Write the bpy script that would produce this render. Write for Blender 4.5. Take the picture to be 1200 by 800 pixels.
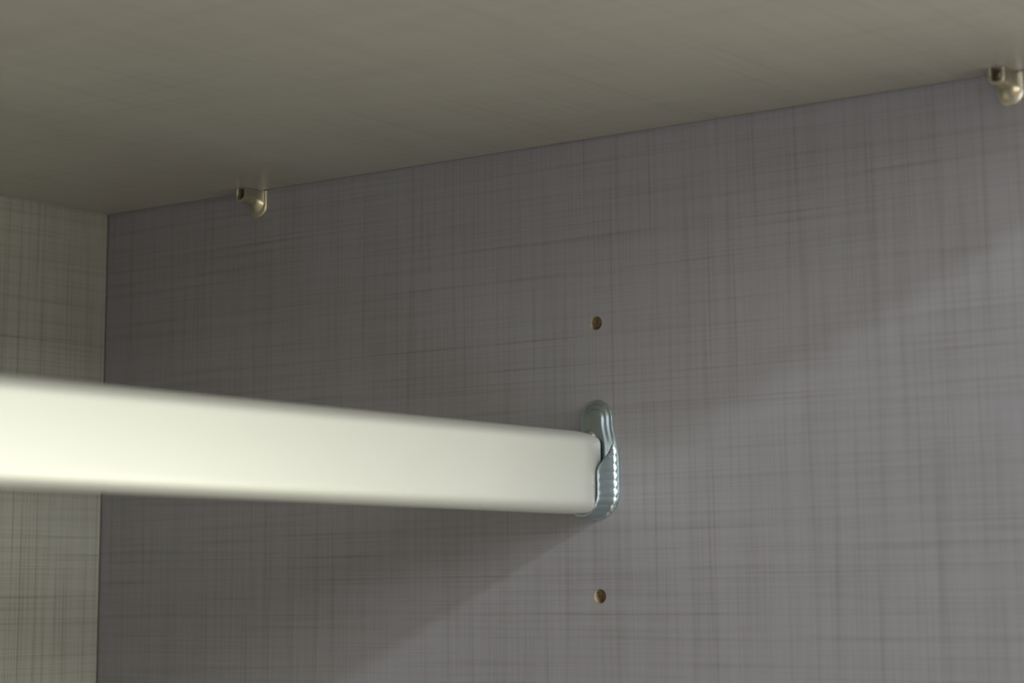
import bpy, bmesh, math, random
from mathutils import Vector, Matrix

for o in list(bpy.data.objects):
    bpy.data.objects.remove(o, do_unlink=True)
scene = bpy.context.scene
COL = scene.collection
MM = 0.001
# Axes: x = 0 is the inner face of the right side panel (the wardrobe interior is x < 0),
# y = 0 the face of the back panel (the doors side is y < 0), z = 0 the underside of the shelf.

# ---------------------------------------------------------------- camera
cam_d = bpy.data.cameras.new('camera')
cam = bpy.data.objects.new('camera', cam_d); COL.objects.link(cam)
R = [[0.5962335139, -0.8027700290, -0.0081164916],
     [0.1364843367, 0.1113222256, -0.9843675065],
     [0.7911242777, 0.5858051234, 0.1759395767]]
cam.matrix_world = Matrix(((R[0][0], -R[1][0], -R[2][0], -0.64195195),
                           (R[0][1], -R[1][1], -R[2][1], -0.69102007),
                           (R[0][2], -R[1][2], -R[2][2], -0.16438818),
                           (0, 0, 0, 1)))
cam_d.sensor_fit = 'HORIZONTAL'; cam_d.sensor_width = 24.0; cam_d.lens = 51.3232
cam_d.shift_y = (245.0 - 400.0) / 1200.0
cam_d.clip_start = 0.01; cam_d.clip_end = 50
cam_d.dof.use_dof = True
cam_d.dof.focus_distance = 0.82
cam_d.dof.aperture_fstop = 7.6
scene.camera = cam

# ---------------------------------------------------------------- world, lights, exposure
w = bpy.data.worlds.new('room_light'); scene.world = w; w.use_nodes = True
bg = w.node_tree.nodes['Background']
bg.inputs[0].default_value = (1.0, 0.98, 0.93, 1); bg.inputs[1].default_value = 0.015

def area(name, loc, target, sx, sy, power, color):
    d = bpy.data.lights.new(name, 'AREA'); d.shape = 'RECTANGLE'; d.size = sx; d.size_y = sy
    d.energy = power; d.color = color
    o = bpy.data.objects.new(name, d); COL.objects.link(o)
    o.location = loc
    o.rotation_euler = (Vector(target) - Vector(loc)).to_track_quat('-Z', 'Y').to_euler()
    return o

# broad window of the room in front of the open wardrobe; the low light is added fill for the shelf underside
area('window_light', (-0.1, -2.4, -0.28), (-0.3, -.1, -.15), 1.2, 1.2, 16.5, (1.000, 0.991, 0.774))
area('low_fill_light', (0.30, -1.6, -0.9), (-0.3, -.2, 0), 1.0, 1.0, 16.5, (1.000, 1.000, 0.781))
# added cool fill, grazing the side panel from far left
area('left_fill_light', (-2.6, -1.25, -0.3), (0, -.4, -.2), 1.4, 1.4, 30.5, (0.866, 0.884, 1.000))
# added fill, placed high in front to brighten the face of the rail
area('rail_fill_light', (-0.42, -2.4, 0.45), (-.3, -.3, -.1), .85, .5, 29.50, (0.971, 1.000, 0.922))
# small ceiling lamp: its light is cut by the front edge of the shelf
area('ceiling_lamp', (-1.35, -2.55, 0.965), (0, -0.3, -0.12), 0.13, 0.13, 23.0, (0.855, 0.891, 1.000))

vs = scene.view_settings
scene.display_settings.display_device = 'sRGB'
vs.view_transform = 'Standard'; vs.look = 'None'; vs.gamma = 1.0; vs.use_curve_mapping = False
vs.exposure = 0.06

# ---------------------------------------------------------------- materials
def new_mat(name):
    m = bpy.data.materials.new(name); m.use_nodes = True
    nt = m.node_tree; b = nt.nodes['Principled BSDF']
    return m, nt, b

def linen(name, ax, base, amount, hlines=(), vlines=(), seed=0.0, rough=0.5, fine=1.25, tint=(0.80, 0.74, 0.58)):
    """Printed linen laminate: threads along axis ax[0] and along axis ax[1] (object space, metres)."""
    m, nt, b = new_mat(name)
    N, L = nt.nodes, nt.links
    tc = N.new('ShaderNodeTexCoord'); sp = N.new('ShaderNodeSeparateXYZ')
    L.new(tc.outputs['Object'], sp.inputs[0])
    u = sp.outputs['XYZ'.index(ax[0])]; v = sp.outputs['XYZ'.index(ax[1])]
    def math_(op, a, bb=None, c=None, clamp=False):
        n = N.new('ShaderNodeMath'); n.operation = op; n.use_clamp = clamp
        for i, q in enumerate((a, bb, c)):
            if q is None: continue
            if isinstance(q, (int, float)): n.inputs[i].default_value = q
            else: L.new(q, n.inputs[i])
        return n.outputs[0]
    def noise(a, sa, c, sc, off, detail=0.0):
        cb = N.new('ShaderNodeCombineXYZ')
        L.new(math_('MULTIPLY', a, sa), cb.inputs[0])
        L.new(math_('MULTIPLY', c, sc), cb.inputs[1])
        cb.inputs[2].default_value = off + seed
        n = N.new('ShaderNodeTexNoise'); n.inputs['Scale'].default_value = 1.0
        n.inputs['Detail'].default_value = detail
        L.new(cb.outputs[0], n.inputs['Vector'])
        return n.outputs['Fac']
    def thread(a, sa, c, sc, off, lo, hi):
        n = noise(a, sa, c, sc, off)
        mr = N.new('ShaderNodeMapRange'); mr.inputs[1].default_value = lo; mr.inputs[2].default_value = hi
        L.new(n, mr.inputs[0]); return mr.outputs[0]
    terms = []
    # fine threads, both ways, in two gauges and lengths
    terms.append((thread(u, 22, v, 1200 * fine, 1.3, .48, .74), 0.60))
    terms.append((thread(v, 22, u, 1200 * fine, 4.7, .48, .74), 0.70))
    terms.append((thread(u, 9, v, 320 * fine, 8.1, .55, .74), 0.45))
    terms.append((thread(v, 9, u, 340 * fine, 12.9, .55, .74), 0.60))
    terms.append((thread(u, 14, v, 95, 17.1, .48, .75), 0.18))
    terms.append((thread(v, 14, u, 90, 21.9, .48, .75), 0.22))
    acc = None
    for f, k in terms:
        t = math_('MULTIPLY', f, k)
        acc = t if acc is None else math_('ADD', acc, t)
    # the single heavy threads
    for lines, q, along, off in ((hlines, v, u, 31.0), (vlines, u, v, 41.0)):
        s = None
        for z0, wd in lines:
            # threads wander a little, as woven ones do
            d = math_('ABSOLUTE', math_('SUBTRACT', q, z0 * MM))
            mr = N.new('ShaderNodeMapRange'); mr.inputs[1].default_value = wd * MM; mr.inputs[2].default_value = 0.15 * wd * MM
            L.new(d, mr.inputs[0])
            s = mr.outputs[0] if s is None else math_('ADD', s, mr.outputs[0])
        if s is not None:
            mod = thread(along, 26, q, 60, off, .30, .62)
            acc = math_('ADD', acc, math_('MULTIPLY', math_('MULTIPLY', s, mod), 1.0))
    fac = math_('MULTIPLY', acc, amount, clamp=True)
    cloud = noise(u, 12, v, 12, 55.0, 2.0)
    mix = N.new('ShaderNodeMixRGB'); mix.blend_type = 'MIX'
    mix.inputs[1].default_value = (*base, 1)
    mix.inputs[2].default_value = (base[0]*tint[0]*.45, base[1]*tint[1]*.45, base[2]*tint[2]*.45, 1)
    L.new(fac, mix.inputs[0])
    mul = N.new('ShaderNodeMixRGB'); mul.blend_type = 'MULTIPLY'; mul.inputs[0].default_value = 1
    L.new(mix.outputs[0], mul.inputs[1])
    cr = N.new('ShaderNodeMapRange'); cr.inputs[3].default_value = .96; cr.inputs[4].default_value = 1.04
    L.new(cloud, cr.inputs[0]); L.new(cr.outputs[0], mul.inputs[2])
    L.new(mul.outputs[0], b.inputs['Base Color'])
    b.inputs['Roughness'].default_value = rough
    b.inputs['Specular IOR Level'].default_value = 0.35
    bp = N.new('ShaderNodeBump'); bp.inputs['Strength'].default_value = 0.05; bp.inputs['Distance'].default_value = 0.0002
    bp.invert = True
    L.new(fac, bp.inputs['Height']); L.new(bp.outputs[0], b.inputs['Normal'])
    return m

H_LINES = [(-8.8, .35), (-18.9, .4), (-21.1, .35), (-25.1, .5), (-30.7, .4), (-35.6, .55), (-48.3, .5), (-71.5, .4), (-81.4, .7),
           (-86.2, .5), (-96.9, .6), (-140.5, .7), (-147.3, .5), (-155.8, .6), (-157.4, .4), (-169.3, .6), (-177.5, .6)]
V_LINES = [(-276.2, .45), (-376.9, .55), (-299.9, .5), (-143.4, .4), (-208.8, .4), (-259.7, .4), (-160.4, .4), (-310.2, .35),
           (-403.1, .5), (-384.6, .5), (-231.4, .35), (-95.2, .4), (-193.0, .4)]
BASE = (0.274, 0.2625, 0.263)
M_SIDE = linen('linen_laminate_side', 'YZ', BASE, 0.19, H_LINES, V_LINES, 0.0)
M_BACK = linen('linen_laminate_back', 'XZ', (0.258, 0.253, 0.238), 0.28,
               [(-20.0, .5), (-57.0, .6), (-75.8, .5), (-120, .5), (-144.4, .7), (-161.5, .6), (-172, .5)],
               [(-47.9, .6), (-35.2, .6), (-20.0, .5), (-8.5, .6), (-43.4, .5), (-21.9, .5)], 63.0, fine=1.7, tint=(.78, .74, .50))
M_SHELF = linen('linen_laminate_shelf', 'YX', (0.328, 0.318, 0.304), 0.17, [], [], 91.0, rough=.42)
M_OUT = linen('linen_laminate_carcass', 'YZ', BASE, 0.25, [], [], 133.0)

def metal(name, color, rough, bump=0.0, bscale=3000, metallic=1.0):
    m, nt, b = new_mat(name)
    N, L = nt.nodes, nt.links
    tc = N.new('ShaderNodeTexCoord')
    n = N.new('ShaderNodeTexNoise'); n.inputs['Scale'].default_value = bscale; n.inputs['Detail'].default_value = 2
    L.new(tc.outputs['Object'], n.inputs['Vector'])
    mr = N.new('ShaderNodeMapRange'); mr.inputs[3].default_value = rough - .05; mr.inputs[4].default_value = rough + .05
    L.new(n.outputs['Fac'], mr.inputs[0]); L.new(mr.outputs[0], b.inputs['Roughness'])
    b.inputs['Base Color'].default_value = (*color, 1)
    b.inputs['Metallic'].default_value = metallic
    if bump:
        bp = N.new('ShaderNodeBump'); bp.inputs['Strength'].default_value = bump; bp.inputs['Distance'].default_value = 0.0001
        L.new(n.outputs['Fac'], bp.inputs['Height']); L.new(bp.outputs[0], b.inputs['Normal'])
    return m
M_RAIL = metal('satin_champagne_metal', (0.645, 0.65, 0.63), 0.60, 0.06, 900, 0.92)
M_ZINC = metal('zinc_plated_steel', (0.48, 0.56, 0.59), 0.33, 0.03, 1500)
M_SCREW = metal('screw_steel', (0.70, 0.70, 0.66), 0.22)
M_BRASS = metal('nickel_bronze_plate', (0.64, 0.59, 0.46), 0.32)

def chipboard():
    m, nt, b = new_mat('raw_chipboard')
    N, L = nt.nodes, nt.links
    tc = N.new('ShaderNodeTexCoord')
    n = N.new('ShaderNodeTexNoise'); n.inputs['Scale'].default_value = 900; n.inputs['Detail'].default_value = 3
    L.new(tc.outputs['Object'], n.inputs['Vector'])
    r = N.new('ShaderNodeValToRGB')
    r.color_ramp.elements[0].position = .3; r.color_ramp.elements[0].color = (.22, .15, .07, 1)
    r.color_ramp.elements[1].position = .7; r.color_ramp.elements[1].color = (.52, .40, .22, 1)
    L.new(n.outputs['Fac'], r.inputs[0]); L.new(r.outputs[0], b.inputs['Base Color'])
    b.inputs['Roughness'].default_value = .9
    return m
M_CHIP = chipboard()

def plain(name, c, rough):
    m, nt, b = new_mat(name)
    N, L = nt.nodes, nt.links
    tc = N.new('ShaderNodeTexCoord'); n = N.new('ShaderNodeTexNoise'); n.inputs['Scale'].default_value = 6
    n.inputs['Detail'].default_value = 4
    L.new(tc.outputs['Object'], n.inputs['Vector'])
    mx = N.new('ShaderNodeMixRGB'); mx.inputs[1].default_value = (*[q*.9 for q in c], 1); mx.inputs[2].default_value = (*c, 1)
    L.new(n.outputs['Fac'], mx.inputs[0]); L.new(mx.outputs[0], b.inputs['Base Color'])
    b.inputs['Roughness'].default_value = rough
    return m
M_SEAM_SHADE = plain('dark_seam_shade', (.07, .055, .035), .9)  # dark brown that paints the shade inside the corner seam
M_FLOOR = plain('pale_wood_floor', (.50, .40, .28), .5)
M_WALL = plain('white_plaster', (.70, .69, .66), .9)

# ---------------------------------------------------------------- helpers
def link(name, bm, mat, parent=None, smooth=False):
    bmesh.ops.recalc_face_normals(bm, faces=bm.faces)
    me = bpy.data.meshes.new(name); bm.to_mesh(me); bm.free()
    me.materials.append(mat)
    if smooth:
        me.polygons.foreach_set('use_smooth', [True] * len(me.polygons))
        me.set_sharp_from_angle(angle=math.radians(38))
    o = bpy.data.objects.new(name, me); COL.objects.link(o)
    if parent: o.parent = parent
    return o

def box_bm(x0, x1, y0, y1, z0, z1, bevel=0.0):
    bm = bmesh.new()
    bmesh.ops.create_cube(bm, size=1)
    for v in bm.verts:
        v.co = Vector((x0 + (v.co.x + .5) * (x1 - x0), y0 + (v.co.y + .5) * (y1 - y0), z0 + (v.co.z + .5) * (z1 - z0)))
    if bevel:
        bmesh.ops.bevel(bm, geom=list(bm.edges), offset=bevel, segments=2, affect='EDGES', profile=.7)
    return bm

def empty(name, loc, label, cat, group=None):
    o = bpy.data.objects.new(name, None); COL.objects.link(o); o.location = loc
    o.empty_display_size = .02
    o['label'] = label; o['category'] = cat
    if group: o['group'] = group
    return o

def structure(o):
    o['kind'] = 'structure'; return o

# ---------------------------------------------------------------- room
Z_FLOOR = -1.75
structure(link('floor', box_bm(-3, 2, -3.2, 0.06, Z_FLOOR - .02, Z_FLOOR), M_FLOOR))
structure(link('wall_back', box_bm(-3, 2, 0.03, 0.06, Z_FLOOR, 1.0), M_WALL))

# ---------------------------------------------------------------- wardrobe carcass
FRONT = -0.521
wardrobe = empty('wardrobe', (-0.5, -0.26, Z_FLOOR),
                 'open wardrobe lined in grey linen-patterned laminate, seen from inside its upper corner', 'wardrobe')
def wpart(name, bm, mat, smooth=False, parent=None):
    o = link(name, bm, mat, None, smooth)
    p = parent or wardrobe
    o.parent = p
    o.matrix_parent_inverse = p.matrix_world.inverted()
    return o
wardrobe.matrix_world = Matrix.Translation(wardrobe.location)

HOLE_Y = -252.63
HOLES = [(HOLE_Y, -67.12), (HOLE_Y, -163.12), (HOLE_Y, -195.3)]
HOLE_R = 2.5
def side_panel_bm():
    """Right side panel: its inner face (x = 0) is really drilled."""
    bm = bmesh.new()
    y0, y1, z0, z1 = FRONT, 0.02, Z_FLOOR, 0.40
    outer = [bm.verts.new((0, y, z)) for y, z in ((y0, z0), (y1, z0), (y1, z1), (y0, z1))]
    edges = [bm.edges.new((outer[i], outer[(i + 1) % 4])) for i in range(4)]
    for hy, hz in HOLES:
        ring = [bm.verts.new((0, (hy + HOLE_R * math.cos(a)) * MM, (hz + HOLE_R * math.sin(a)) * MM))
                for a in [2 * math.pi * k / 28 for k in range(28)]]
        edges += [bm.edges.new((ring[i], ring[(i + 1) % 28])) for i in range(28)]
    bmesh.ops.triangle_fill(bm, use_beauty=True, use_dissolve=False, edges=edges)
    for f in list(bm.faces):
        c = f.calc_center_median()
        if any(math.hypot(c.y / MM - hy, c.z / MM - hz) < HOLE_R * .9 for hy, hz in HOLES):
            bm.faces.remove(f)
    far = [bm.verts.new((0.018, v.co.y, v.co.z)) for v in outer]
    for i in range(4):
        bm.faces.new((outer[i], outer[(i + 1) % 4], far[(i + 1) % 4], far[i]))
    bm.faces.new(far)
    return bm
side = wpart('side_panel', side_panel_bm(), M_SIDE)
for hy, hz in HOLES:
    bm = bmesh.new(); n = 28
    prof = [(0.0, HOLE_R + .12), (0.12, HOLE_R), (10.0, HOLE_R - .05), (11.2, 0.9)]
    rings = [[bm.verts.new((x * MM, (hy + r * math.cos(2*math.pi*k/n)) * MM, (hz + r * math.sin(2*math.pi*k/n)) * MM))
              for k in range(n)] for x, r in prof]
    for a, b_ in zip(rings, rings[1:]):
        for k in range(n):
            bm.faces.new((a[k], a[(k+1) % n], b_[(k+1) % n], b_[k]))
    bm.faces.new(rings[-1])
    h = link('drilled_hole', bm, M_CHIP, None, True)
    h.parent = side; h.matrix_parent_inverse = Matrix.Identity(4)
    h['label'] = 'round drilled hole showing raw tan chipboard'
# opposite side panel, top, bottom (outside the frame; they only complete the box)
wpart('side_panel', box_bm(-1.018, -1.0, FRONT, .02, Z_FLOOR, .40), M_OUT)
wpart('back_panel', box_bm(-0.9995, -0.0007, 0.0, 0.008, Z_FLOOR + .08, .38), M_BACK)
wpart('top_panel', box_bm(-1.0, 0.0, FRONT, 0.02, .382, .40), M_OUT)
wpart('bottom_panel', box_bm(-1.0, 0.0, FRONT, 0.0, Z_FLOOR + .062, Z_FLOOR + .08), M_OUT)

# dark strip added in the corner gap, painting the seam's shade into its colour
seam_shade = wpart('seam_shade_strip', box_bm(-0.00008, 0.004, 0.0002, 0.019, Z_FLOOR + .08, .38), M_SEAM_SHADE)
seam_shade['label'] = 'thin dark brown strip painting the shade in the seam between side panel and back panel'

# ---------------------------------------------------------------- shelf
shelf = link('shelf', box_bm(-0.9985, -0.0015, FRONT, -0.0012, 0.0, 0.018, .0004), M_SHELF)
shelf['label'] = 'wide grey linen-patterned shelf board seen from below across the top'
shelf['category'] = 'shelf'

# ---------------------------------------------------------------- hanging rail
RY, RZ = HOLE_Y, -120.8
def oval(hw, hh, r, bulge, n=10):
    """Closed profile in (y, z), mm: rounded rectangle with faintly bulged flat sides."""
    pts = []
    cs = [(hw - r, hh - r, 0), (-(hw - r), hh - r, 90), (-(hw - r), -(hh - r), 180), (hw - r, -(hh - r), 270)]
    for cy, cz, a0 in cs:
        for k in range(n + 1):
            a = math.radians(a0 + 90 * k / n)
            pts.append((cy + r * math.cos(a), cz + r * math.sin(a)))
        if a0 in (90, 270):
            s = -1 if a0 == 90 else 1
            zs = (hh - r) * (1 if a0 == 90 else -1)
            for k in range(1, 8):
                t = k / 8; z = zs * (1 - 2 * t)
                pts.append((s * (hw + bulge * (1 - (2*t-1)**2)), z))
    return pts
def rail_bm(x0, x1):
    bm = bmesh.new()
    o_ = oval(6.75, 14.2, 5.0, .25); i_ = oval(5.65, 13.1, 3.9, .25)
    def ring(p, x): return [bm.verts.new((x * MM, (RY + a) * MM, (RZ + c) * MM)) for a, c in p]
    n = len(o_)
    # the end is swaged: its flat sides draw in over the last 15 mm
    def drawn(d, b=.22):
        return oval(6.75 - d, 14.2 - .42 * d, 5.0 - .75 * d, b)
    loops = [ring(i_, x0), ring(o_, x0), ring(o_, x1 - 16.0)]
    for k in range(1, 19):
        t = k / 18
        loops.append(ring(drawn(2.9 * t ** 2.1, .22 * (1 - t) * 1.13), x1 - 15.0 * (1 - t)))
    loops += [ring(drawn(3.7, 0), x1), ring(drawn(3.7, 0), x1 - 5), ring(i_, x1 - 20), ring(i_, x0)]
    for a, b_ in zip(loops, loops[1:]):
        for k in range(n):
            bm.faces.new((a[k], a[(k+1) % n], b_[(k+1) % n], b_[k]))
    bmesh.ops.remove_doubles(bm, verts=bm.verts, dist=1e-6)
    return bm
rail = link('hanging_rail', rail_bm(-999.5, -4.2), M_RAIL, None, True)
rail['label'] = 'oval satin champagne-coloured metal clothes rail running left from its wall holder'
rail['category'] = 'clothes rail'

# ---------------------------------------------------------------- rail holder
holder = empty('rail_holder', (0, HOLE_Y * MM, -137.5 * MM),
               'zinc-plated open cup bracket on the side panel gripping the rail end', 'bracket')
holder.matrix_world = Matrix.Translation(holder.location)
def hpart(name, bm, mat, smooth=True):
    o = link(name, bm, mat, None, smooth); o.parent = holder
    o.matrix_parent_inverse = holder.matrix_world.inverted(); return o

def plate_outline(inset):
    """Keyhole-like outline (y, z) relative to the hole axis: narrow round tab above a round-bottomed body."""
    pts = []
    rt = 6.6 - inset; ct = -101.2             # tab
    rb = 9.1 - inset; cb = -127.6             # body
    for k in range(25):                       # over the tab from front (-y) to back (+y)
        a = math.radians(180 - 180 * k / 24)
        pts.append((rt * math.cos(a), ct + rt * math.sin(a)))
    def flank(s):
        out = []
        for k in range(1, 13):
            t = k / 12
            z = -102.0 + t * (-117.0 + 102.0)
            e = t * t * (3 - 2 * t)
            out.append((s * (rt + (rb - rt) * e), z))
        return out
    pts += flank(1)
    pts.append((rb, -122.5))
    for k in range(25):
        a = math.radians(-180 * k / 24)
        pts.append((rb * math.cos(a), cb + rb * math.sin(a)))
    pts.append((-rb, -122.5))
    pts += flank(-1)[::-1]
    return pts
def plate_bm():
    bm = bmesh.new()
    prof = [(0.0, 0.0), (0.0, -.75), (.12, -.87), (1.25, -.9), (1.45, -1.0), (1.75, -1.38), (1.95, -1.45),
            (3.0, -1.48), (3.2, -1.58), (3.5, -1.95), (3.7, -2.02)]
    rings = [[bm.verts.new((x * MM, (HOLE_Y + a) * MM, c * MM)) for a, c in plate_outline(i)] for i, x in prof]
    n = len(rings[0])
    for a, b_ in zip(rings, rings[1:]):
        for k in range(n):
            bm.faces.new((a[k], a[(k+1) % n], b_[(k+1) % n], b_[k]))
    bm.faces.new(rings[-1]); bm.faces.new(rings[0])
    return bm
hpart('mounting_plate', plate_bm(), M_ZINC)

def cup_bm():
    """U-shaped fluted rim that cradles the rail; its two upper ends taper down to the plate."""
    bm = bmesh.new()
    ro, th = 7.75, 0.85
    cb = RZ - 14.2 + .1 - th + ro            # centre of the round bottom
    ztop = -110.8
    # path: from the front top, down, around the bottom, up the back; station = (y, z, ny, nz, arc)
    st = []; step = .19; L1 = ztop - cb; L2 = math.pi * ro; tot = 2 * L1 + L2
    N_ = int(tot / step)
    for k in range(N_ + 1):
        s = tot * k / N_
        if s < L1: st.append((-ro, ztop - s, -1, 0, s))
        elif s < L1 + L2:
            a = math.pi + (s - L1) / ro
            st.append((ro * math.cos(a), cb + ro * math.sin(a), math.cos(a), math.sin(a), s))
        else:
            st.append((ro, cb + (s - L1 - L2), 1, 0, s))
    def depth(z):
        t = min(1, max(0, (ztop - z) / 9.6))
        e = t * t * (3 - 2 * t)
        return 1.9 + (11.0 - 1.9) * (0.45 * t + 0.55 * e)
    rows = []
    pitch = 2.85
    for y, z, ny, nz, s in st:
        ph = ((s + 1.6) / pitch) % 1.0
        fl = 0.30 * abs(math.sin(math.pi * ph)) - .15   # shallow flutes parted by narrow grooves
        D = depth(z)
        prof = [(1.0, .85), (1.35, .42), (1.75, .14), (2.4, 0.0)]
        prof = [(min(x, D - .3), f) for x, f in prof]
        prof += [(2.4 + (D - 2.4 - .45) * q if D > 3.2 else min(2.4, D - .3), 0) for q in (.33, .66, 1.0)]
        prof += [(D - .12, -.05), (D, -.28), (D, -th + .2), (D - .15, -th)]
        prof += [(1.0, -th)]
        row = []
        for x, f in prof:
            g = f + (fl if f > -.3 else 0)
            row.append(bm.verts.new((-x * MM, (HOLE_Y + y + ny * g) * MM, (z + nz * g) * MM)))
        rows.append(row)
    for a, b_ in zip(rows, rows[1:]):
        for k in range(len(a) - 1):
            bm.faces.new((a[k], a[k+1], b_[k+1], b_[k]))
    for r in (rows[0], rows[-1]):
        bm.faces.new(r)
    return bm
hpart('cup', cup_bm(), M_ZINC)

def screw_bm():
    bm = bmesh.new(); n = 24
    cy, cz = HOLE_Y + 2.2, -107.5
    prof = [(1.9, 2.4), (2.3, 2.4), (2.7, 2.0), (2.95, 1.2), (3.0, 0.7), (2.4, .4)]
    rings = [[bm.verts.new((-x * MM, (cy + r * math.cos(2*math.pi*k/n)) * MM, (cz + r * math.sin(2*math.pi*k/n)) * MM)) for k in range(n)] for x, r in prof]
    for a, b_ in zip(rings, rings[1:]):
        for k in range(n):
            bm.faces.new((a[k], a[(k+1) % n], b_[(k+1) % n], b_[k]))
    bm.faces.new(rings[-1])
    return bm
hpart('screw', screw_bm(), M_SCREW)

# ---------------------------------------------------------------- shelf supports
def arm_bm():
    """Hollow U-shaped arm, closed below, that sweeps down into the wall flange."""
    bm = bmesh.new()
    def sect(x, hw, h, r, ztop=-.15):
        pts = [(-hw, ztop)]
        m = 9
        r = min(r, hw)
        pts.append((-hw, -(h - r)))
        for k in range(1, m + 1):
            a = math.radians(180 + 90 * k / m)
            pts.append((-hw + r + r * math.cos(a), -(h - r) + r * math.sin(a)))
        for k in range(0, m):
            a = math.radians(270 + 90 * k / m)
            pts.append((hw - r + r * math.cos(a), -(h - r) + r * math.sin(a)))
        pts.append((hw, -(h - r))); pts.append((hw, ztop))
        return [bm.verts.new((x * MM, a * MM, c * MM)) for a, c in pts]
    secs = []
    X0, H0 = -11.0, 5.6
    for k in range(7):
        secs.append(sect(X0 + 5.6 * k / 6, 2.75, H0, 2.4))
    for k in range(1, 13):
        t = k / 12
        f = 1 - math.sqrt(max(0, 1 - min(t, .999) ** 2))
        secs.append(sect(X0 + 5.6 + 4.5 * t, 2.75 + .75 * t * t, H0 + 3.9 * (0.5 * t ** 1.8 + .5 * f), 2.4 + 1.1 * t * t))
    cav = [sect(X0 - .12, 2.45, 5.2, 2.1), sect(X0 - .05, 2.0, 4.7, 1.7), sect(X0 + .5, 1.6, 4.3, 1.4), sect(X0 + 7, 1.5, 4.2, 1.3)]
    loops = secs[::-1] + cav
    n = len(loops[0])
    for a, b_ in zip(loops, loops[1:]):
        for k in range(n - 1):
            bm.faces.new((a[k], a[k+1], b_[k+1], b_[k]))
    bm.faces.new(cav[-1]); bm.faces.new(secs[-1])
    return bm
def flange_bm():
    bm = bmesh.new()
    def outline(i):
        r = 4.7 - i; cz = -6.2; top = -.15 - i * .4
        pts = [(-r, top)]
        for k in range(21):
            a = math.radians(180 + 180 * k / 20)
            pts.append((r * math.cos(a), cz + r * math.sin(a)))
        pts.append((r, top)); return pts
    rings = [[bm.verts.new((x * MM, a * MM, c * MM)) for a, c in outline(i)] for i, x in ((0, 0), (0, -.75), (.15, -1.05), (.4, -1.2))]
    n = len(rings[0])
    for a, b_ in zip(rings, rings[1:]):
        for k in range(n):
            bm.faces.new((a[k], a[(k+1) % n], b_[(k+1) % n], b_[k]))
    bm.faces.new(rings[-1]); bm.faces.new(rings[0])
    return bm
def make_support(y, label):
    e = empty('shelf_support', (0, y * MM, 0), label, 'shelf support', 'metal supports under the shelf')
    link('arm', arm_bm(), M_BRASS, e, True)
    link('flange', flange_bm(), M_BRASS, e, True)
    return e
s1 = make_support(-88.0, 'small bronze-toned shelf support near the back corner, left of the two')
s2 = s1.copy(); COL.objects.link(s2); s2.location = (0, -414.0 * MM, 0)
s2['label'] = 'small bronze-toned shelf support nearer the wardrobe front, at upper right'
for ch in list(s1.children):
    c = ch.copy(); COL.objects.link(c); c.parent = s2
